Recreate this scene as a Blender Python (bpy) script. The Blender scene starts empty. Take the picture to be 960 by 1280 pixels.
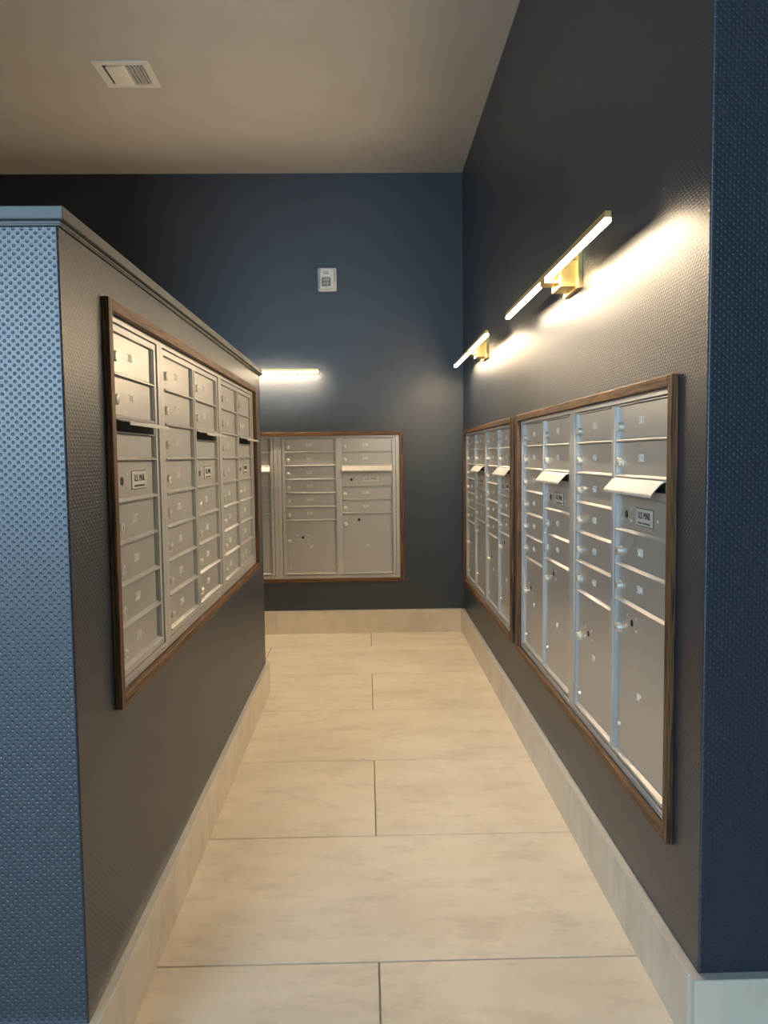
import bpy, bmesh, math, random
from mathutils import Vector, Matrix
random.seed(7)
scene = bpy.context.scene
C = scene.collection

# ------------------------------------------------------------------ camera
F_PX, PITCH, YAW, ROLL, CAM_H = 999.56, 0.0698, 0.0206, 0.0116, 1.1563
cam_data = bpy.data.cameras.new('camera')
cam_data.sensor_fit = 'VERTICAL'
cam_data.sensor_height = 36.0
cam_data.sensor_width = 27.0
cam_data.lens = 36.0 * F_PX / 1280.0
cam_data.clip_start = 0.02
cam = bpy.data.objects.new('camera', cam_data)
C.objects.link(cam)
fwd = Vector((math.sin(YAW) * math.cos(PITCH), math.cos(YAW) * math.cos(PITCH), -math.sin(PITCH)))
right0 = Vector((math.cos(YAW), -math.sin(YAW), 0))
up0 = right0.cross(fwd)
r_, u_ = right0 * math.cos(ROLL) - up0 * math.sin(ROLL), up0 * math.cos(ROLL) + right0 * math.sin(ROLL)
M = Matrix((r_, u_, -fwd)).transposed().to_4x4()
M.translation = (0, 0, CAM_H)
cam.matrix_world = M
scene.camera = cam

# ------------------------------------------------------------------ sky, window light, exposure
SKY = (0.55, 0.76, 1.0)
SKY_STRENGTH = 7.6
LED_STRENGTH = 57.0
LED_COL = (1.0, 0.78, 0.52)
world = bpy.data.worlds.new('overcast_sky')
scene.world = world
world.use_nodes = True
bg = world.node_tree.nodes['Background']
bg.inputs[0].default_value = (*SKY, 1)
bg.inputs[1].default_value = SKY_STRENGTH
WIN = (-3.50, -1.60, 0.95, 2.90)      # window opening in the lobby's front wall: x0, x1, z0, z1
XLOB = -1.55      # where the added daylight-blocking wall ends
LOBBY_Y = -3.6
portal = bpy.data.lights.new('window_portal', 'AREA')
portal.shape = 'RECTANGLE'
portal.size = WIN[1] - WIN[0]
portal.size_y = WIN[3] - WIN[2]
portal.cycles.is_portal = True
po = bpy.data.objects.new('window_portal', portal)
po.location = ((WIN[0] + WIN[1]) / 2, LOBBY_Y - 0.2, (WIN[2] + WIN[3]) / 2)
po.rotation_euler = (math.radians(90), 0, 0)
C.objects.link(po)
vs = scene.view_settings
vs.view_transform = 'Standard'
vs.look = 'None'
vs.exposure = 2.3
vs.gamma = 1.0
vs.use_curve_mapping = False

# ------------------------------------------------------------------ measured layout
XR, XRB, XL, XLB, YB = 0.6274, 0.6079, -0.509, -0.4931, 5.1962
ZC, YR, YL0, YL1, ZCAP, HB = 2.9438, 1.4668, 1.3713, 3.8728, 1.5431, 0.152
TILE, TY0, TXJ = 0.61, 1.7574, 0.0129
XLEFT, XPONY, XRIGHT = -3.6, -1.55, 3.2

# ------------------------------------------------------------------ helpers
class MB:
    def __init__(s):
        s.v, s.f, s.m = [], [], []
    def quad(s, a, b, c, d, mi=0):
        n = len(s.v); s.v += [a, b, c, d]; s.f.append((n, n + 1, n + 2, n + 3)); s.m.append(mi)
    def box(s, x0, x1, y0, y1, z0, z1, mi=0, ch=0.0):
        if ch > 0:
            bm = bmesh.new()
            bmesh.ops.create_cube(bm, size=1)
            for v in bm.verts:
                v.co = Vector(((x0 + x1) / 2 + v.co.x * (x1 - x0), (y0 + y1) / 2 + v.co.y * (y1 - y0), (z0 + z1) / 2 + v.co.z * (z1 - z0)))
            bmesh.ops.bevel(bm, geom=list(bm.edges), offset=ch, segments=1, affect='EDGES')
            s.add_bm(bm, mi); return s
        n = len(s.v)
        s.v += [(x, y, z) for x in (x0, x1) for y in (y0, y1) for z in (z0, z1)]
        for q in ((0, 1, 3, 2), (4, 6, 7, 5), (0, 4, 5, 1), (2, 3, 7, 6), (0, 2, 6, 4), (1, 5, 7, 3)):
            s.f.append(tuple(n + i for i in q)); s.m.append(mi)
        return s
    def add_bm(s, bm, mi=0):
        n = len(s.v)
        bm.verts.index_update()
        s.v += [tuple(v.co) for v in bm.verts]
        for f in bm.faces:
            s.f.append(tuple(n + v.index for v in f.verts)); s.m.append(mi)
        bm.free()
    def rev(s, cx, cz, prof, seg=16, mi=0):
        """lathe around the -y axis at (cx, cz); prof = [(radius, y), ...]"""
        n = len(s.v)
        for (r, y) in prof:
            for i in range(seg):
                a = 2 * math.pi * i / seg
                s.v.append((cx + r * math.cos(a), y, cz + r * math.sin(a)))
        for k in range(len(prof) - 1):
            for i in range(seg):
                j = (i + 1) % seg
                s.f.append((n + k * seg + i, n + k * seg + j, n + (k + 1) * seg + j, n + (k + 1) * seg + i)); s.m.append(mi)
        s.f.append(tuple(n + (len(prof) - 1) * seg + i for i in range(seg))); s.m.append(mi)
        return s
    def mesh(s, name, mats, smooth=False):
        me = bpy.data.meshes.new(name)
        me.from_pydata(s.v, [], s.f)
        for m in (mats if isinstance(mats, (list, tuple)) else [mats]):
            me.materials.append(m)
        me.polygons.foreach_set('material_index', s.m)
        bm = bmesh.new(); bm.from_mesh(me)
        bmesh.ops.recalc_face_normals(bm, faces=bm.faces)
        bm.to_mesh(me); bm.free()
        if smooth:
            me.polygons.foreach_set('use_smooth', [True] * len(me.polygons))
            try: me.set_sharp_from_angle(angle=math.radians(35))
            except Exception: pass
        me.update()
        return me

def link(name, me, parent=None, loc=(0, 0, 0), kind=None, label=None, cat=None, group=None):
    o = bpy.data.objects.new(name, me)
    C.objects.link(o)
    o.location = loc
    if parent: o.parent = parent
    if kind: o['kind'] = kind
    if label: o['label'] = label
    if cat: o['category'] = cat
    if group: o['group'] = group
    return o

def empty(name, loc=(0, 0, 0), rz=0, **k):
    o = link(name, None, loc=loc, **k)
    o.rotation_euler = (0, 0, rz)
    o.empty_display_size = 0.05
    return o

# ------------------------------------------------------------------ materials
def mat(name, base=(.5, .5, .5), rough=.5, metal=0.0, spec=.5):
    m = bpy.data.materials.new(name); m.use_nodes = True
    p = m.node_tree.nodes['Principled BSDF']
    p.inputs['Base Color'].default_value = (*base, 1)
    p.inputs['Roughness'].default_value = rough
    p.inputs['Metallic'].default_value = metal
    p.inputs['Specular IOR Level'].default_value = spec
    return m, m.node_tree, p

def nd(t, typ, **k):
    n = t.nodes.new(typ)
    for a, b in k.items(): setattr(n, a, b)
    return n

def math_(t, op, a, b=None):
    n = nd(t, 'ShaderNodeMath', operation=op)
    for i, x in enumerate((a, b)):
        if x is None: continue
        if isinstance(x, (int, float)): n.inputs[i].default_value = x
        else: t.links.new(x, n.inputs[i])
    return n.outputs[0]

def noise_col(t, p, vec, scale, c0, c1, detail=4, lo=.35, hi=.65, rough=.55):
    n = nd(t, 'ShaderNodeTexNoise'); n.inputs['Scale'].default_value = scale
    n.inputs['Detail'].default_value = detail; n.inputs['Roughness'].default_value = rough
    t.links.new(vec, n.inputs['Vector'])
    r = nd(t, 'ShaderNodeValToRGB')
    r.color_ramp.elements[0].position = lo; r.color_ramp.elements[0].color = (*c0, 1)
    r.color_ramp.elements[1].position = hi; r.color_ramp.elements[1].color = (*c1, 1)
    t.links.new(n.outputs['Fac'], r.inputs[0])
    return n, r

def wallpaper():
    m, t, p = mat('navy_embossed_wallpaper', (.018, .026, .040), .41, 0, .62)
    p.inputs['IOR'].default_value = 1.6
    tc = nd(t, 'ShaderNodeTexCoord'); sx = nd(t, 'ShaderNodeSeparateXYZ')
    geo = nd(t, 'ShaderNodeNewGeometry')
    t.links.new(geo.outputs['Position'], sx.inputs[0])
    u = math_(t, 'ADD', sx.outputs['X'], sx.outputs['Y'])
    su = math_(t, 'SINE', math_(t, 'MULTIPLY', u, 2 * math.pi / .0148))
    sv = math_(t, 'SINE', math_(t, 'MULTIPLY', sx.outputs['Z'], 2 * math.pi / .0136))
    pr = math_(t, 'MULTIPLY', su, sv)
    h = math_(t, 'POWER', math_(t, 'MAXIMUM', math_(t, 'MULTIPLY', math_(t, 'SUBTRACT', pr, .33), 1.49), 0.0), .8)
    b = nd(t, 'ShaderNodeBump'); b.inputs['Strength'].default_value = .55; b.inputs['Distance'].default_value = -.0013
    t.links.new(h, b.inputs['Height'])
    t.links.new(b.outputs['Normal'], p.inputs['Normal'])
    return m

def tile_mat():
    m, t, p = mat('beige_porcelain_tile', (.6, .54, .46), .42, 0, .4)
    tc = nd(t, 'ShaderNodeTexCoord'); oi = nd(t, 'ShaderNodeObjectInfo')
    mp = nd(t, 'ShaderNodeMapping'); mp.inputs['Scale'].default_value = (1.0, 2.2, 1.0)
    ad = nd(t, 'ShaderNodeVectorMath', operation='ADD')
    sc = nd(t, 'ShaderNodeVectorMath', operation='SCALE')
    cb = nd(t, 'ShaderNodeCombineXYZ')
    for i in range(3): t.links.new(oi.outputs['Random'], cb.inputs[i])
    t.links.new(cb.outputs[0], sc.inputs[0]); sc.inputs['Scale'].default_value = 37.0
    t.links.new(tc.outputs['Object'], ad.inputs[0]); t.links.new(sc.outputs[0], ad.inputs[1])
    t.links.new(ad.outputs[0], mp.inputs['Vector'])
    n, r = noise_col(t, p, mp.outputs[0], 2.2, (.60, .525, .43), (.70, .63, .53), 6, .30, .66, .55)
    n2, r2 = noise_col(t, p, mp.outputs[0], 6.0, (.90, .89, .87), (1.04, 1.04, 1.03), 6, .38, .5, .7)
    mx = nd(t, 'ShaderNodeMix', data_type='RGBA', blend_type='MULTIPLY'); mx.inputs[0].default_value = .8
    t.links.new(r.outputs[0], mx.inputs[6]); t.links.new(r2.outputs[0], mx.inputs[7])
    t.links.new(mx.outputs[2], p.inputs['Base Color'])
    b = nd(t, 'ShaderNodeBump'); b.inputs['Strength'].default_value = .05; b.inputs['Distance'].default_value = .002
    t.links.new(n2.outputs['Fac'], b.inputs['Height']); t.links.new(b.outputs[0], p.inputs['Normal'])
    return m

def wood(name, sc):
    m, t, p = mat(name, (.16, .08, .04), .52, 0, .3)
    tc = nd(t, 'ShaderNodeTexCoord'); oi = nd(t, 'ShaderNodeObjectInfo')
    mp = nd(t, 'ShaderNodeMapping'); mp.inputs['Scale'].default_value = sc
    cb = nd(t, 'ShaderNodeCombineXYZ'); ad = nd(t, 'ShaderNodeVectorMath', operation='ADD')
    for i in range(3): t.links.new(math_(t, 'MULTIPLY', oi.outputs['Random'], 9.0), cb.inputs[i])
    t.links.new(tc.outputs['Object'], ad.inputs[0]); t.links.new(cb.outputs[0], ad.inputs[1])
    t.links.new(ad.outputs[0], mp.inputs['Vector'])
    n, r = noise_col(t, p, mp.outputs[0], 1.0, (.022, .010, .0045), (.21, .105, .046), 6, .36, .62, .7)
    t.links.new(r.outputs[0], p.inputs['Base Color'])
    b = nd(t, 'ShaderNodeBump'); b.inputs['Strength'].default_value = .35; b.inputs['Distance'].default_value = .0008
    t.links.new(n.outputs['Fac'], b.inputs['Height']); t.links.new(b.outputs[0], p.inputs['Normal'])
    return m

def noisy(name, c0, c1, scale, rough, metal=0, spec=.5, bump=0, bd=.0005):
    m, t, p = mat(name, c0, rough, metal, spec)
    tc = nd(t, 'ShaderNodeTexCoord')
    n, r = noise_col(t, p, tc.outputs['Object'], scale, c0, c1)
    t.links.new(r.outputs[0], p.inputs['Base Color'])
    if bump:
        b = nd(t, 'ShaderNodeBump'); b.inputs['Strength'].default_value = bump; b.inputs['Distance'].default_value = bd
        t.links.new(n.outputs['Fac'], b.inputs['Height']); t.links.new(b.outputs[0], p.inputs['Normal'])
    return m

WALL = wallpaper()
TILEM = tile_mat()
WOOD_H = wood('walnut_rail', (7, 170, 170))
WOOD_V = wood('walnut_stile', (170, 170, 7))
ALU = noisy('silver_powder_coat', (.51, .505, .49), (.54, .535, .52), 90, .36, .40, .5, .04)
ALU_DOOR = noisy('silver_door_coat', (.47, .465, .45), (.50, .495, .48), 90, .36, .50, .5, .04)
CHROME = noisy('nickel_lock', (.74, .71, .64), (.78, .75, .68), 60, .30, .65)
DARK = noisy('dark_opening', (.006, .006, .006), (.010, .010, .010), 20, .7)
KEYWAY = noisy('key_cylinder_metal', (.05, .045, .04), (.09, .08, .07), 200, .4, .6)
INK = noisy('black_ink', (.015, .015, .015), (.02, .02, .02), 30, .6)
ENGR = noisy('engraved_white', (.88, .87, .84), (.92, .91, .88), 60, .4)
PLATE = noisy('mail_plate_white', (.55, .54, .51), (.59, .58, .55), 40, .45)
BRASS = noisy('satin_brass', (.78, .56, .20), (.84, .62, .25), 70, .36, .75)
GROUT = noisy('grout', (.24, .20, .155), (.29, .245, .195), 60, .9)
CEIL = noisy('ceiling_paint', (.53, .51, .48), (.56, .54, .51), 3, .9, 0, .2)
WHITE = noisy('white_plastic', (.74, .73, .70), (.78, .77, .74), 20, .45)
EDGE = noisy('satin_edge_profile', (.72, .70, .66), (.78, .76, .72), 30, .35, .5)
CAPM = noisy('dark_grey_cap_paint', (.095, .10, .10), (.11, .115, .115), 8, .5)
LOBBYW = noisy('lobby_wall_paint', (.48, .48, .48), (.52, .52, .52), 3, .8)
WINFR = noisy('window_frame_dark', (.05, .05, .05), (.06, .06, .06), 10, .4)
STICK = noisy('sticker_paper', (.72, .70, .66), (.80, .78, .74), 80, .6)
STICKB = noisy('sticker_brown', (.25, .14, .09), (.32, .20, .14), 90, .6)
REFL = noisy('strobe_reflector', (.75, .74, .70), (.82, .81, .78), 10, .12, 1.0)

def emis(name, col, s):
    m, t, p = mat(name, (.9, .88, .85), .5)
    p.inputs['Emission Color'].default_value = (*col, 1)
    p.inputs['Emission Strength'].default_value = s
    return m
LED = emis('led_diffuser', LED_COL, LED_STRENGTH)

def pane_mat():
    m = bpy.data.materials.new('window_glass'); m.use_nodes = True
    t = m.node_tree; t.nodes.clear()
    o = nd(t, 'ShaderNodeOutputMaterial'); mx = nd(t, 'ShaderNodeMixShader'); tr = nd(t, 'ShaderNodeBsdfTransparent'); gl = nd(t, 'ShaderNodeBsdfGlossy')
    gl.inputs['Roughness'].default_value = .02; tr.inputs[0].default_value = (.93, .96, .95, 1)
    mx.inputs[0].default_value = .06
    t.links.new(tr.outputs[0], mx.inputs[1]); t.links.new(gl.outputs[0], mx.inputs[2]); t.links.new(mx.outputs[0], o.inputs[0])
    return m
PANE = pane_mat()

def lens_mat():
    m, t, p = mat('strobe_lens', (.95, .95, .93), .08)
    p.inputs['Transmission Weight'].default_value = .9
    return m
LENS = lens_mat()

# ------------------------------------------------------------------ setting: floor
def floor():
    root = link('floor', MB().box(XLEFT, XRIGHT, LOBBY_Y, YB + .1, -.08, -.0035).mesh('floor', GROUT), kind='structure')
    g, th = .0021, .011
    cache = {}
    k0 = math.floor((LOBBY_Y - TY0) / TILE)
    for k in range(k0, 7):
        y0, y1 = TY0 + k * TILE, TY0 + (k + 1) * TILE
        y0, y1 = max(y0, LOBBY_Y), min(y1, YB)
        if y1 - y0 < .02: continue
        # rows alternate by half a tile; the row just in front of TY0 has a joint at TXJ
        x = TXJ + (0 if k % 2 else TILE) - 4 * 2 * TILE
        while x < XRIGHT:
            x0, x1 = max(x, XLEFT), min(x + 2 * TILE, XRIGHT)
            x += 2 * TILE
            if x1 - x0 < .02: continue
            if y0 > YR + .02 and x0 > XR: continue                      # under the solid right block
            if y0 > YL0 and y1 < YL1 and x1 < XL and x0 > XPONY: continue   # under the low wall
            key = (round(x1 - x0, 3), round(y1 - y0, 3))
            if key not in cache:
                w, d = key[0] / 2 - g, key[1] / 2 - g
                cache[key] = MB().box(-w, w, -d, d, -th, 0, ch=.0012).mesh('floor_tile', TILEM)
            link('floor_tile', cache[key], root, ((x0 + x1) / 2, (y0 + y1) / 2, 0))
floor()

# ------------------------------------------------------------------ walls (recesses for the mailbox banks are real openings)
FR_R1 = (1.605, 3.285, .340, 1.315)      # outer outline of each wooden surround: along-wall 0/1, z0/z1
FR_R2 = (3.410, 5.100, .340, 1.315)
FR_L = (1.580, 3.655, .655, 1.471)
FR_B = (-1.391, .235, .340, 1.315)
RW, RT = .023, .014                      # rail width and how far it stands proud

def face_with_holes(mb, u0, u1, v0, v1, holes, P, depth=.036):
    """grid face with rectangular recesses; P(u, v, w) gives the world point, w = 0 on the face and negative inside"""
    us = sorted({u0, u1, *[h[0] for h in holes], *[h[1] for h in holes]})
    vs_ = sorted({v0, v1, *[h[2] for h in holes], *[h[3] for h in holes]})
    inside = lambda u, v: any(h[0] < u < h[1] and h[2] < v < h[3] for h in holes)
    for a, b in zip(us, us[1:]):
        for c, d in zip(vs_, vs_[1:]):
            if not inside((a + b) / 2, (c + d) / 2):
                mb.quad(P(a, c, 0), P(b, c, 0), P(b, d, 0), P(a, d, 0))
    for (a, b, c, d) in holes:
        w = -depth
        mb.quad(P(a, c, w), P(b, c, w), P(b, d, w), P(a, d, w))
        mb.quad(P(a, c, 0), P(b, c, 0), P(b, c, w), P(a, c, w))
        mb.quad(P(a, d, 0), P(b, d, 0), P(b, d, w), P(a, d, w))
        mb.quad(P(a, c, 0), P(a, d, 0), P(a, d, w), P(a, c, w))
        mb.quad(P(b, c, 0), P(b, d, 0), P(b, d, w), P(b, c, w))

def inner(fr):
    return (fr[0] + RW - .002, fr[1] - RW + .002, fr[2] + RW - .002, fr[3] - RW + .002)

def plain(name, me):
    # keep authored winding for recessed faces: normals are recalculated per island, bump does not mind
    return link(name, me, kind='structure')

R = .004
# right block: corridor face, rounded near corner, front face
mb = MB()
face_with_holes(mb, YR + R, YB, 0, ZC, [inner(FR_R1), inner(FR_R2)], lambda u, v, w: (XR - w, u, v))
def corner(mb, cx, cy, a0, a1, z0, z1, r=R, n=5):
    for i in range(n):
        p, q = (a0 + (a1 - a0) * i / n), (a0 + (a1 - a0) * (i + 1) / n)
        A = (cx + r * math.cos(p), cy + r * math.sin(p)); B = (cx + r * math.cos(q), cy + r * math.sin(q))
        mb.quad((*A, z0), (*B, z0), (*B, z1), (*A, z1))
corner(mb, XR + R, YR + R, math.pi, 1.5 * math.pi, 0, ZC)
mb.quad((XR + R, YR, 0), (XRIGHT, YR, 0), (XRIGHT, YR, ZC), (XR + R, YR, ZC))
mb.quad((XR, YB, 0), (XRIGHT, YB, 0), (XRIGHT, YB, ZC), (XR, YB, ZC))
mb.quad((XRIGHT, YR, 0), (XRIGHT, YB, 0), (XRIGHT, YB, ZC), (XRIGHT, YR, ZC))
mb.quad((XR, YR, ZC), (XRIGHT, YR, ZC), (XRIGHT, YB, ZC), (XR, YB, ZC))
plain('wall_right', mb.mesh('wall_right', WALL))
# low left wall
mb = MB()
face_with_holes(mb, YL0 + R, YL1 - R, 0, ZCAP, [inner(FR_L)], lambda u, v, w: (XL + w, u, v))
corner(mb, XL - R, YL0 + R, -math.pi / 2, 0, 0, ZCAP)
corner(mb, XL - R, YL1 - R, 0, math.pi / 2, 0, ZCAP)
mb.quad((XPONY, YL0, 0), (XL - R, YL0, 0), (XL - R, YL0, ZCAP), (XPONY, YL0, ZCAP))
mb.quad((XPONY, YL1, 0), (XL - R, YL1, 0), (XL - R, YL1, ZCAP), (XPONY, YL1, ZCAP))
mb.quad((XPONY, YL0, 0), (XPONY, YL1, 0), (XPONY, YL1, ZCAP), (XPONY, YL0, ZCAP))
mb.quad((XPONY, YL0, ZCAP), (XL, YL0, ZCAP), (XL, YL1, ZCAP), (XPONY, YL1, ZCAP))
plain('wall_left', mb.mesh('wall_left', WALL))
# back wall
mb = MB()
face_with_holes(mb, XLEFT, XR, 0, ZC, [inner(FR_B)], lambda u, v, w: (u, YB - w, v))
mb.quad((XLEFT, YB + .1, 0), (XR, YB + .1, 0), (XR, YB + .1, ZC), (XLEFT, YB + .1, ZC))
mb.quad((XLEFT, YB, ZC), (XR, YB, ZC), (XR, YB + .1, ZC), (XLEFT, YB + .1, ZC))
plain('wall_back', mb.mesh('wall_back', WALL))
# the rest of the lobby
plain('wall_far_left', MB().box(XLEFT - .1, XLEFT, LOBBY_Y - .1, YB + .1, 0, ZC).mesh('wall_far_left', WALL))
plain('wall_daylight_block', MB().box(XLEFT, XLOB, YL0 - .1, YL0, 0, ZC).mesh('wall_daylight_block', WALL))  # unseen full-height wall, added to keep window light off the alcove's left
plain('wall_far_right', MB().box(XRIGHT, XRIGHT + .1, LOBBY_Y - .1, YR, 0, ZC).mesh('wall_far_right', LOBBYW))
w0, w1, h0, h1 = WIN
mb = MB()
mb.box(XLEFT, w0, LOBBY_Y - .1, LOBBY_Y, 0, ZC); mb.box(w1, XRIGHT, LOBBY_Y - .1, LOBBY_Y, 0, ZC)
mb.box(w0, w1, LOBBY_Y - .1, LOBBY_Y, 0, h0); mb.box(w0, w1, LOBBY_Y - .1, LOBBY_Y, h1, ZC)
plain('wall_front', mb.mesh('wall_front', LOBBYW))
win = empty('window_1', ((w0 + w1) / 2, LOBBY_Y - .05, h0), kind='structure')
hw, hh = (w1 - w0) / 2, h1 - h0
mb = MB()
mb.box(-hw, hw, -.03, .03, 0, .05); mb.box(-hw, hw, -.03, .03, hh - .05, hh)
xs = [-hw + .025, -hw / 3, hw / 3, hw - .025]
for x in xs: mb.box(x - .025, x + .025, -.03, .03, .05, hh - .05)
link('window_frame', mb.mesh('window_frame', WINFR), win)
for a, b in zip(xs, xs[1:]):
    link('pane', MB().box(a + .025, b - .025, -.003, .003, .05, hh - .05).mesh('pane', PANE), win)
plain('ceiling', MB().box(XLEFT - .1, XRIGHT + .1, LOBBY_Y - .1, YB + .1, ZC, ZC + .1).mesh('ceiling', CEIL))

# cap on the low wall
cap = link('trim_1', MB().box(XPONY - .02, XL + .014, YL0 - .014, YL1 + .014, ZCAP + .009, ZCAP + .0305, ch=.0015).mesh('trim_1', CAPM), kind='structure')
mb = MB()
mb.box(XPONY - .004, XL + .005, YL0 - .005, YL1 + .005, ZCAP + .001, ZCAP + .0088)
link('under_moulding', mb.mesh('under_moulding', CAPM), cap)
link('edge_bead', MB().box(XPONY - .006, XL + .007, YL0 - .007, YL1 + .007, ZCAP + .0035, ZCAP + .0048).mesh('edge_bead', CAPM), cap)

# ------------------------------------------------------------------ skirting of tile pieces with a satin edge profile
def skirting(name, axis, face, wall, cuts, ends_trim=()):
    root = empty(name, kind='structure', loc=(0, 0, 0))
    for a, b in zip(cuts, cuts[1:]):
        lo, hi = min(face, wall), max(face, wall)
        mbx = MB()
        c = (a + b) / 2; h = (b - a) / 2 - .001
        if axis == 'y':
            me = MB().box(-(hi - lo) / 2, (hi - lo) / 2, -h, h, 0, HB - .003, ch=.0008).mesh('skirting_tile', TILEM)
            link('skirting_tile', me, root, ((lo + hi) / 2, c, 0))
        else:
            me = MB().box(-h, h, -(hi - lo) / 2, (hi - lo) / 2, 0, HB - .003, ch=.0008).mesh('skirting_tile', TILEM)
            link('skirting_tile', me, root, (c, (lo + hi) / 2, 0))
    a, b = cuts[0], cuts[-1]
    lo, hi = min(face, wall), max(face, wall)
    s = .0012
    if axis == 'y':
        me = MB().box(lo - (s if face < wall else 0), hi + (s if face > wall else 0), a, b, HB - .003, HB).mesh('edge_profile', EDGE)
    else:
        me = MB().box(a, b, lo - s, hi, HB - .003, HB).mesh('edge_profile', EDGE)
    link('edge_profile', me, root)
    return root
bbY = YB - .0165
FB_Y = YR - .0195
br = skirting('baseboard_right', 'y', XRB, XR, [YR, TY0 + TILE, TY0 + 3 * TILE, TY0 + 5 * TILE, bbY])
link('corner_profile', MB().box(XRB - .0012, XRB + .003, FB_Y - .0012, FB_Y + .003, 0, HB).mesh('corner_profile', EDGE), br)
skirting('baseboard_front', 'x', FB_Y, YR, [XRB + .003, XRB + 1.22, XRIGHT])
skirting('baseboard_left', 'y', XLB, XL, [YL0 - .016, TY0 + TILE, YL1 - .33, YL1 + .016])
skirting('baseboard_left_front', 'x', YL0 - .016, YL0, [XPONY, XPONY + .4, XL])
skirting('baseboard_left_end', 'x', YL1 + .0001, YL1 + .016, [XPONY, XL])
skirting('baseboard_back', 'x', bbY, YB, [XLEFT, -1.82, -.604, XRB])

# ------------------------------------------------------------------ lettering
TXT = {}
def text_mesh(s, h, m, squeeze=.98, depth=.0004):
    key = (s, h, m.name, squeeze)
    if key not in TXT:
        cu = bpy.data.curves.new('lettering', 'FONT')
        cu.body = s; cu.size = h / .73; cu.extrude = depth; cu.align_x = 'CENTER'; cu.align_y = 'CENTER'; cu.resolution_u = 3
        o = bpy.data.objects.new('lettering', cu); C.objects.link(o)
        bpy.context.view_layer.update()
        dg = bpy.context.evaluated_depsgraph_get()
        me = bpy.data.meshes.new_from_object(o.evaluated_get(dg))
        bpy.data.objects.remove(o); bpy.data.curves.remove(cu)
        for v in me.vertices:      # stand it up: x across, z up, facing -y
            x, y, z = v.co
            v.co = (x * squeeze, -z, y)
        me.materials.clear(); me.materials.append(m)
        TXT[key] = me
    return TXT[key]

# ------------------------------------------------------------------ mailbox units. local x across, z up, -y outward; y = 0 is the wall face
ROW = .0885
DP = .0125        # door face depth behind the wall face
CH = .017         # hinge channel width at the right of each door
MESH = {}
def cached(key, fn):
    if key not in MESH: MESH[key] = fn()
    return MESH[key]

def lock_mesh():
    m = MB()
    m.rev(0, 0, [(.0130, 0), (.0130, -.0025), (.0112, -.0035), (.0112, -.0110), (.0100, -.0126), (.0068, -.0130)], 18, 0)
    m.rev(0, 0, [(.0066, -.0129), (.0060, -.0134)], 14, 0)
    m.box(-.0008, .0008, -.0138, -.0130, -.0045, .0045, 1)
    return m.mesh('lock', [CHROME, KEYWAY], True)
def small_lock_mesh():
    m = MB()
    m.rev(0, 0, [(.0062, 0), (.0062, -.003), (.0050, -.0060), (.0030, -.0070)], 14, 0)
    m.box(-.0006, .0006, -.0075, -.0069, -.0022, .0022, 1)
    return m.mesh('small_lock', [CHROME, KEYWAY], True)
def key_mesh():
    m = MB()
    m.rev(0, 0, [(.0095, 0), (.0095, -.0012), (.0082, -.0016), (.0078, -.0004)], 18, 0)
    return m.mesh('key_cylinder', [KEYWAY], True)
def key_mesh2():
    m = MB()
    m.rev(0, 0, [(.0088, 0), (.0088, -.0010)], 18, 0)
    return m.mesh('arrow_lock_hole', [DARK], True)
def rivets_mesh(pts):
    m = MB()
    for (x, z) in pts: m.rev(x, z, [(.0034, 0), (.0032, -.0014), (.0020, -.0024), (.0008, -.0027)], 8)
    return m.mesh('rivet', [CHROME], True)

def door_mesh(w, h):
    """door pan: recessed face, thin side returns, a lip along the bottom that runs on over the hinge channel"""
    m = MB()
    m.box(.0015, w - CH, 0, .010, .0032, h - .0012, ch=.0008)
    a, b = .0008, w - .0012                                         # bottom lip with a sloping, light-catching top
    pr = [(.010, 0), (-.0105, 0), (-.0105, .0028), (.0005, .0080), (.010, .0080)]
    for (y0, z0), (y1, z1) in zip(pr, pr[1:] + pr[:1]):
        m.quad((a, y0, z0), (b, y0, z0), (b, y1, z1), (a, y1, z1))
    for x in (a, b):
        n = len(m.v); m.v += [(x, y, z) for y, z in pr]; m.f.append(tuple(range(n, n + 5))); m.m.append(0)
    m.box(w - CH + .0012, w - .0062, .0040, .010, .0040, h - .0012)
    m.box(w - .0060, w - .0030, -.0050, .010, .0032, h - .0012)
    m.box(.0002, .0015, -.0040, .010, .0032, h - .0012)
    return m.mesh('mailbox_door', ALU_DOOR)

def casing_mesh(W, H, cols, z0, z1, mid):
    """flange ring, groove, inner ring, mullions, back plate, ledges stay with the doors"""
    m = MB()
    fl = .024
    m.box(0, W, .031, .034, 0, H)                                   # back plate
    def ring(a, b, c, d, A, B, Cc, D, y0, y1):
        m.box(a, A, y0, y1, c, d); m.box(B, b, y0, y1, c, d); m.box(A, B, y0, y1, c, Cc); m.box(A, B, y0, y1, D, d)
    ft, fb = .0125, .018
    ring(0, W, 0, H, fl, W - fl, fb, H - ft, .002, .031)
    gx, gz = .0035, .0030
    x0, x1 = cols[0][0], cols[-1][1]
    ring(fl + gx, W - fl - gx, fb + gz, H - ft - gz, x0, x1, z0, z1, .0052, .031)
    for a, b in zip(cols, cols[1:]):
        m.box(a[1], b[0], .0045, .031, z0, z1)
        c = (a[1] + b[0]) / 2
        m.box(c - .006, c + .006, .0025, .031, z0, z1)
    return m.mesh('casing', ALU)

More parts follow.
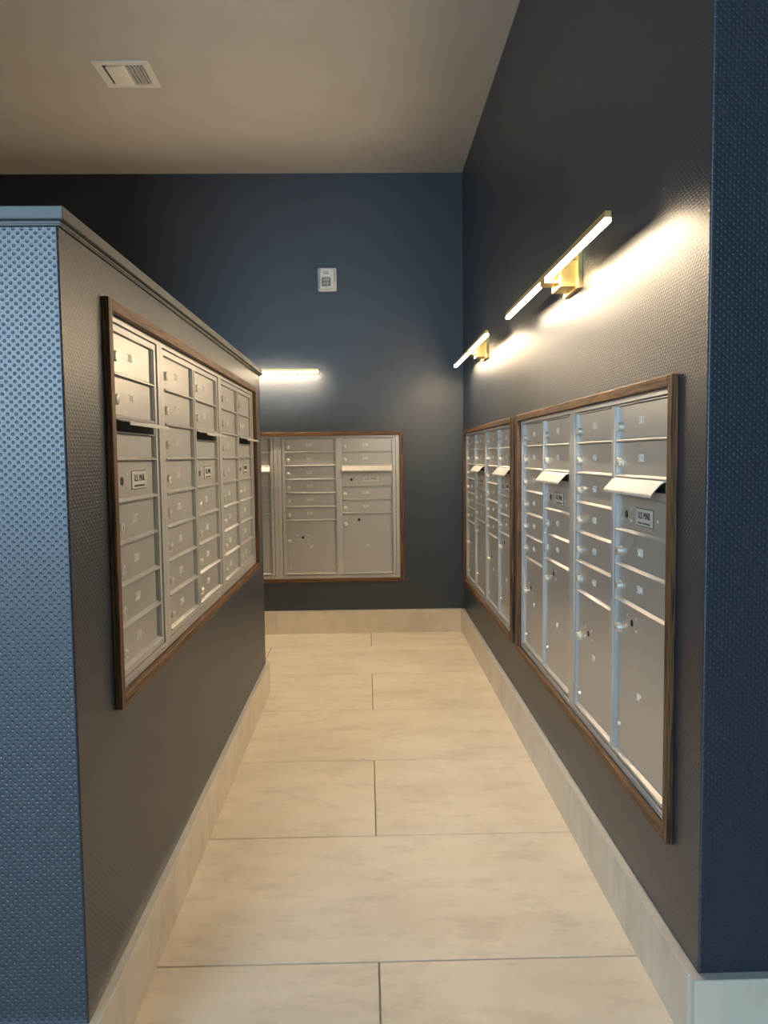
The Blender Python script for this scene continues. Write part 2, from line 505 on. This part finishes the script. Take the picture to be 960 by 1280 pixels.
def flap_mesh(w, drop, reach):
    m = MB()
    # hinge strip, sloping blade, upturned lip, built as a thick bent sheet (profile in y-z)
    prof = [(.006, .004), (-.004, .003), (-.012, -.001), (-reach * .96, -drop), (-reach, -drop - .0025)]
    t = .0022
    n = len(prof)
    for i in range(n - 1):
        (y0, z0_), (y1, z1_) = prof[i], prof[i + 1]
        m.quad((0, y0, z0_), (w, y0, z0_), (w, y1, z1_), (0, y1, z1_))
        m.quad((0, y0, z0_ - t), (w, y0, z0_ - t), (w, y1, z1_ - t), (0, y1, z1_ - t))
        m.quad((0, y0, z0_), (0, y1, z1_), (0, y1, z1_ - t), (0, y0, z0_ - t))
        m.quad((w, y0, z0_), (w, y1, z1_), (w, y1, z1_ - t), (w, y0, z0_ - t))
    y, z = prof[-1]
    m.quad((0, y, z), (w, y, z), (w, y, z - t - .003), (0, y, z - t - .003))
    m.quad((0, y + t, z), (w, y + t, z), (w, y + t, z - t - .003), (0, y + t, z - t - .003))
    m.quad((0, y, z - t - .003), (w, y, z - t - .003), (w, y + t, z - t - .003), (0, y + t, z - t - .003))
    return m.mesh('slot_flap', PLATE)

LOCK, SLOCK, KEYC, KEYH = lock_mesh(), small_lock_mesh(), key_mesh(), key_mesh2()
RIV1 = rivets_mesh([(0, 0)])
def rivets(d, x, z):
    for dx in (-.033, .033):
        for dz in (-.014, .014): link('rivet', RIV1, d, (x + dx, 0, z + dz))
NUM_H = .019

def door(root, x, ztop, w, h, number):
    d = link('mailbox_door', cached(('door', round(w, 4), round(h, 4)), lambda: door_mesh(w, h)), root, (x, DP, ztop - h))
    link('lock', LOCK, d, (.0200, 0, h * .42))
    link('number', text_mesh(number, NUM_H, ENGR), d, (.0 + w * .47, -.0004, h * .53))
def parcel(root, x, ztop, w, h, number, kind):
    d = link('parcel_door', cached(('door', round(w, 4), round(h, 4)), lambda: door_mesh(w, h)), root, (x, DP, ztop - h))
    lz, hz, nz = (.136, .111, .172) if kind == 'A' else (.070, .042, .211)
    link('lock', LOCK, d, (.020, 0, h - lz))
    link('small_lock', SLOCK, d, (.024, 0, h - (.313 if kind == 'A' else .319)))
    link('key_cylinder', KEYH, d, (.108, 0, h - hz))
    rivets(d, .108, h - hz)
    link('number', text_mesh(number, NUM_H, ENGR), d, (.163, -.0004, h - nz))
def plate_mesh():
    m = MB()
    m.box(-.058, .058, -.0012, 0, -.021, .021, 1)
    m.box(-.0565, .0565, -.0016, 0, -.0195, .0195, 0)
    m.box(-.045, .045, -.0018, 0, -.0150, -.0120, 2)
    return m.mesh('mail_plate', [PLATE, INK, STICK])
def master(root, x, ztop, w, h):
    d = link('master_door', cached(('door', round(w, 4), round(h, 4)), lambda: door_mesh(w, h)), root, (x, DP, ztop - h))
    link('key_cylinder', KEYC, d, (.062, 0, h * .5))
    rivets(d, .062, h * .5)
    link('rivet', RIV1, d, (.273, 0, h * .47))
    link('mail_plate', cached('mplate', plate_mesh), d, (.190, 0, h * .5), label='white framed plate reading U.S. MAIL')
    link('lettering', text_mesh('U.S. MAIL', .0165, INK, .92), d, (.190, -.0020, h * .5 + .004))
    link('small_lettering', text_mesh('APPROVED BY THE POSTMASTER GENERAL', .0042, INK, .75, .0002), d, (.190, -.0020, h * .5 - .0135))
def slot(root, x, ztop, w, zone, drop, reach):
    """opening with a hinged flap; zone = height of the fixed strip that holds it"""
    sh = .024
    m = MB()
    m.box(.001, w - .001, -.006, .012, 0, zone - sh - .004)            # fixed strip below the slot
    m.box(.001, .010, -.006, .012, zone - sh - .004, zone); m.box(w - .012, w - .001, -.006, .012, zone - sh - .004, zone)
    m.box(.010, w - .012, -.006, .012, zone - .003, zone)
    link('slot_surround', m.mesh('slot_surround', ALU_DOOR), root, (x, DP, ztop - zone))
    link('slot_opening', MB().box(.010, w - .012, .004, .010, zone - sh - .004, zone - .003).mesh('slot_opening', DARK), root, (x, DP, ztop - zone))
    fw = w - .006
    f = link('slot_flap', cached(('flap', round(fw, 4), drop), lambda: flap_mesh(fw, drop, reach)), root, (x + .002, DP - .007, ztop - .0045))
    tm = text_mesh('OUTGOING MAIL SLOT', .008, STICKB, .8, .0002)
    o = link('lettering', tm, f, (fw * .46, -reach * .5, -drop * .42 + .0006))
    o.rotation_euler = (-(math.pi / 2 - math.atan2(drop, reach)), 0, 0)

def sticker(root, x, z):
    m = MB()
    m.box(-.022, .022, -.0006, 0, -.0055, .0055, 0)
    for k, (a, b) in enumerate(((-.019, -.013), (-.010, -.008), (-.005, .002), (.008, .010), (.013, .018))):
        m.box(a, b, -.0009, 0, -.004, .004, 1)
    link('sticker', cached('sticker', lambda: m.mesh('sticker', [STICK, STICKB])), root, (x, .002, z))

def unit(label, loc, rz, W, H, ncol, kind, numbers, group, parcels=('1P', '2P'), left=False):
    root = empty('mailbox_unit', loc, rz, label=label, cat='mailboxes', group=group)
    g = .0006
    mgn, mid = .046, .037
    if ncol == 2:
        cw = (W - 2 * mgn - mid) / 2
        cols = [(mgn, mgn + cw), (mgn + cw + mid, W - mgn)]
    else:
        cols = [(mgn, W - mgn)]
    z0, z1 = (.029, .911) if kind == 'tall' else (.032, .032 + 8 * ROW + .001)
    link('casing', cached(('casing', round(W, 4), H, ncol), lambda: casing_mesh(W, H, cols, z0, z1, mid)), root)
    it = iter(numbers)
    for ci, (a, b) in enumerate(cols):
        w = b - a
        is_b = (ci == len(cols) - 1)
        z = z1
        if kind == 'tall':
            if not is_b:
                for _ in range(6): door(root, a, z, w, ROW, next(it)); z -= ROW
                parcel(root, a, z, w, z - z0, parcels[0], 'A')
            else:
                for _ in range(2): door(root, a, z, w, ROW, next(it)); z -= ROW
                slot(root, a, z, w, .046, .024, .034); z -= .046
                master(root, a, z, w, ROW); z -= ROW
                for _ in range(2): door(root, a, z, w, ROW, next(it)); z -= ROW
                parcel(root, a, z, w, z - z0, parcels[1], 'B')
        else:
            if not is_b:
                for _ in range(8): door(root, a, z, w, ROW, next(it)); z -= ROW
            else:
                for _ in range(2): door(root, a, z, w, ROW, next(it)); z -= ROW
                slot(root, a, z, w, .031, .004, .034); z -= .031
                hb = ROW - .031
                link('blank_panel', cached(('door', round(w, 4), round(hb, 4)), lambda: door_mesh(w, hb)), root, (a, DP, z - hb)); z -= hb
                master(root, a, z, w, ROW); z -= ROW
                for _ in range(4): door(root, a, z, w, ROW, next(it)); z -= ROW
    sticker(root, W - .05, .009)
    return root

def seq(a, n): return [str(a + i) for i in range(n)]
def surround(label, loc, rz, L, Hh):
    root = empty('wooden_surround', loc, rz, label=label, cat='wood frame', group='wooden surrounds of the mailbox banks')
    def rail(name, x0, x1, z0, z1, m):
        cx, cz = (x0 + x1) / 2, (z0 + z1) / 2
        b = MB().box(x0 - cx, x1 - cx, -RT, 0, z0 - cz, z1 - cz, ch=.0012)
        b.box((x0 - cx), (x1 - cx), 0, .003, (z0 - cz), (z1 - cz)) if False else None
        link(name, b.mesh(name, m), root, (cx, 0, cz))
    rail('top_rail', RW, L - RW, Hh - RW, Hh, WOOD_H)
    rail('bottom_rail', RW, L - RW, 0, RW, WOOD_H)
    rail('side_rail', 0, RW, 0, Hh, WOOD_V)
    rail('side_rail', L - RW, L, 0, Hh, WOOD_V)
    return root

HP = math.pi / 2
# right wall: seen from the front the banks read from the far end towards the camera
for fr, tag_ in ((FR_R1, 'brown wooden surround of the near mailbox bank on the right wall'),
                 (FR_R2, 'brown wooden surround of the far mailbox bank on the right wall, beside the back corner')):
    surround(tag_, (XR, fr[1], fr[2]), -HP, fr[1] - fr[0], fr[3] - fr[2])
surround('brown wooden surround of the mailbox bank on the low left wall', (XL, FR_L[0], FR_L[2]), HP, FR_L[1] - FR_L[0], FR_L[3] - FR_L[2])
surround('brown wooden surround of the mailbox bank on the dark back wall', (FR_B[0], YB, FR_B[2]), 0, FR_B[1] - FR_B[0], FR_B[3] - FR_B[2])

HT = FR_R1[3] - FR_R1[2] - 2 * RW
GR, GL, GB = 'mailbox units on the right wall', 'mailbox units on the left wall', 'mailbox units on the back wall'
for fr, nums, labs, pars in (
    (FR_R1, (seq(445, 10), seq(455, 6) + seq(501, 4)),
     ('silver mailbox unit numbered 445 to 454 in the near right bank, farther half',
      'silver mailbox unit with 501 to 504, nearest the camera on the right wall'), (('5P', '6P'), ('7P', '8P'))),
    (FR_R2, (seq(425, 10), seq(435, 10)),
     ('silver mailbox unit 425 to 434 on the right wall, touching the back corner end',
      'silver mailbox unit 435 to 444, nearer half of the far right bank'), (('1P', '2P'), ('3P', '4P')))):
    W = (fr[1] - fr[0] - 2 * RW) / 2 - .0005
    for i in range(2):
        unit(labs[i], (XR, fr[1] - RW - i * (W + .001), fr[2] + RW), -HP, W, HT, 2, 'tall', nums[i], GR, pars[i])
HL = FR_L[3] - FR_L[2] - 2 * RW
WL = FR_L[1] - FR_L[0] - 2 * RW
W1 = .415; W2 = (WL - W1 - .002) / 2
unit('narrow one-column silver mailbox unit 205 to 210 on the left wall, nearest the camera', (XL, FR_L[0] + RW, FR_L[2] + RW), HP, W1, HL, 1, 'low', seq(205, 6), GL)
unit('two-column silver mailbox unit in the middle of the left wall bank', (XL, FR_L[0] + RW + W1 + .001, FR_L[2] + RW), HP, W2, HL, 2, 'low', seq(211, 14), GL)
unit('two-column silver mailbox unit at the far end of the left wall bank', (XL, FR_L[0] + RW + W1 + W2 + .002, FR_L[2] + RW), HP, W2, HL, 2, 'low', seq(225, 14), GL)
WB = (FR_B[1] - FR_B[0] - 2 * RW) / 2 - .0005
unit('silver mailbox unit on the back wall, mostly hidden behind the low left wall', (FR_B[0] + RW, YB, FR_B[2] + RW), 0, WB, HT, 2, 'tall', seq(520, 10), GB, ('3P', '4P'))
unit('silver mailbox unit 530 to 539 facing the camera on the back wall', (FR_B[0] + RW + WB + .001, YB, FR_B[2] + RW), 0, WB, HT, 2, 'tall', seq(530, 10), GB, ('2P', '1P'))

# ------------------------------------------------------------------ linear wall lights. local x along the bar, -y outward, origin on the wall
def wall_light(label, loc, rz, half=.627, lip=.0092):
    root = empty('linear_wall_light', loc, rz, label=label, cat='wall light', group='brass linear wall lights')
    o, s = .0905, .0075
    z = 0
    link('housing', MB().box(-half, half, -o - s, -o + s, z, z + .015, ch=.0008).mesh('housing', BRASS), root)
    for a, b in ((-half + .002, -.036), (.036, half - .002)):
        link('diffuser', MB().box(a, b, -o - s + .0008, -o + s - .0014, z - .0085, z).mesh('diffuser', LED), root)
        c, d = (a - .002, -.085) if a < 0 else (.085, b + .002)
        link('added_light_shield', MB().box(c, d, -o + s - .0010, -o + s, z - lip, z - .0001).mesh('added_light_shield', BRASS), root)  # unseen lip on the wall side, added to cut the light onto the wall
    link('centre_cover', MB().box(-.035, .035, -o - s + .0008, -o + s - .0008, z - .0085, z - .0001).mesh('centre_cover', BRASS), root)
    link('arm', MB().box(-.034, .034, -o - s, -.050, z - .0155, z - .0087, ch=.0006).mesh('arm', BRASS), root)
    link('bracket_block', MB().box(-.055, .055, -.056, -.013, z - .030, z + .045, ch=.001).mesh('bracket_block', BRASS), root)
    link('wall_plate', MB().box(-.087, .087, -.0135, 0, z - .040, z + .082, ch=.001).mesh('wall_plate', BRASS), root)
    return root
wall_light('lit brass linear wall light above the near right mailbox bank', (XR, 2.415, 1.674), -HP)
wall_light('lit brass linear wall light above the far right mailbox bank', (XR, 4.19, 1.690), -HP)
wall_light('lit brass linear wall light on the back wall, partly behind the low wall', (-.927, YB, 1.696), 0, lip=.0035)

# ------------------------------------------------------------------ fire alarm strobe on the back wall
def strobe():
    root = empty('alarm_strobe', (-.238, YB, 2.2805), 0, label='white wall-mounted fire alarm strobe high on the navy back wall', cat='alarm')
    m = MB(); m.box(-.060, .060, -.014, 0, -.0735, .0735, ch=.006)
    link('back_box', m.mesh('back_box', WHITE), root)
    m = MB()
    # tapered cover
    A = [(-.057, -.014, -.070), (.057, -.014, -.070), (.057, -.014, .070), (-.057, -.014, .070)]
    B = [(-.042, -.044, -.060), (.036, -.044, -.060), (.036, -.044, .064), (-.042, -.044, .064)]
    bm = bmesh.new()
    va = [bm.verts.new(p) for p in A]; vb = [bm.verts.new(p) for p in B]
    bm.faces.new(va); bm.faces.new(vb)
    for i in range(4):
        j = (i + 1) % 4
        bm.faces.new((va[i], va[j], vb[j], vb[i]))
    bmesh.ops.recalc_face_normals(bm, faces=bm.faces)
    bmesh.ops.bevel(bm, geom=list(bm.edges), offset=.006, segments=3, affect='EDGES')
    m.add_bm(bm)
    cov = link('cover', m.mesh('cover', WHITE, True), root)
    link('reflector', MB().box(-.029, .021, -.0455, -.042, -.044, .004).mesh('reflector', REFL), root)
    m = MB(); m.box(-.031, -.028, -.048, -.043, -.046, .006); m.box(.020, .023, -.048, -.043, -.046, .006); m.box(-.031, .023, -.048, -.043, -.047, -.044); m.box(-.031, .023, -.048, -.043, .004, .007)
    link('lens_bezel', m.mesh('lens_bezel', KEYWAY), root)
    m = MB(); m.box(-.028, .020, -.0560, -.0475, -.044, .004, ch=.004)
    link('lens', m.mesh('lens', LENS), root)
    m = MB(); m.rev(-.004, -.020, [(.004, -.045), (.004, -.047)], 10); m.box(-.026, .018, -.0470, -.0455, -.022, -.018)
    link('flash_tube', m.mesh('flash_tube', KEYWAY), root)
    m = MB()
    for k in range(4): m.box(-.022, .014, -.0447, -.0435, .026 + k * .006, .0285 + k * .006)
    link('sounder_grille', m.mesh('sounder_grille', GROUT), root)
    m = MB()
    for z in (-.012, .002, .016, .030):
        m.box(.0445, .0490, -.030, -.024, z - .003, z + .003); 
    for z in (-.016, -.002): m.box(-.0535, -.0490, -.026, -.022, z - .003, z + .003)
    link('side_vents', m.mesh('side_vents', INK), root)
    link('indicator', MB().rev(-.004, -.053, [(.0022, -.0435), (.0022, -.0448)], 8).mesh('indicator', KEYWAY), root)
strobe()

# ------------------------------------------------------------------ ceiling vent
def vent():
    x0, x1, y0, y1 = -1.216, -.963, 3.748, 4.003
    cx, cy = (x0 + x1) / 2, (y0 + y1) / 2
    root = empty('ceiling_vent', (cx, cy, ZC), 0, label='square white louvred air vent in the ceiling', cat='vent')
    h, k = .1275, .092
    m = MB()
    for (a, b, c, d) in ((-h, -k, -h, h), (k, h, -h, h), (-k, k, -h, -k), (-k, k, k, h)):
        m.box(a, b, c, d, -.007, 0, ch=.0015)
    link('vent_frame', m.mesh('vent_frame', WHITE), root)
    link('duct_opening', MB().box(-k, k, -k, k, -.0012, -.0002).mesh('duct_opening', DARK), root)
    lm = {}
    n = 10
    for i in range(n):
        x = -k + .028 + i * (2 * k - .036) / (n - 1)
        sgn = 1 if i < 5 else -1
        b = MB()
        w, t, a = .0125 if i < 5 else .0095, .0009, math.radians(28) * sgn
        def P(u, y, v): return (u * math.cos(a) - v * math.sin(a), y, u * math.sin(a) + v * math.cos(a))
        pts = [P(u, y, v) for u in (-w, w) for y in (-k, k) for v in (-t, t)]
        q = len(b.v); b.v += pts
        for f in ((0, 1, 3, 2), (4, 6, 7, 5), (0, 4, 5, 1), (2, 3, 7, 6), (0, 2, 6, 4), (1, 5, 7, 3)):
            b.f.append(tuple(q + j for j in f)); b.m.append(0)
        if sgn not in lm: lm[sgn] = b.mesh('louvre', WHITE)
        link('louvre', lm[sgn], root, (x, 0, -.0085))
vent()
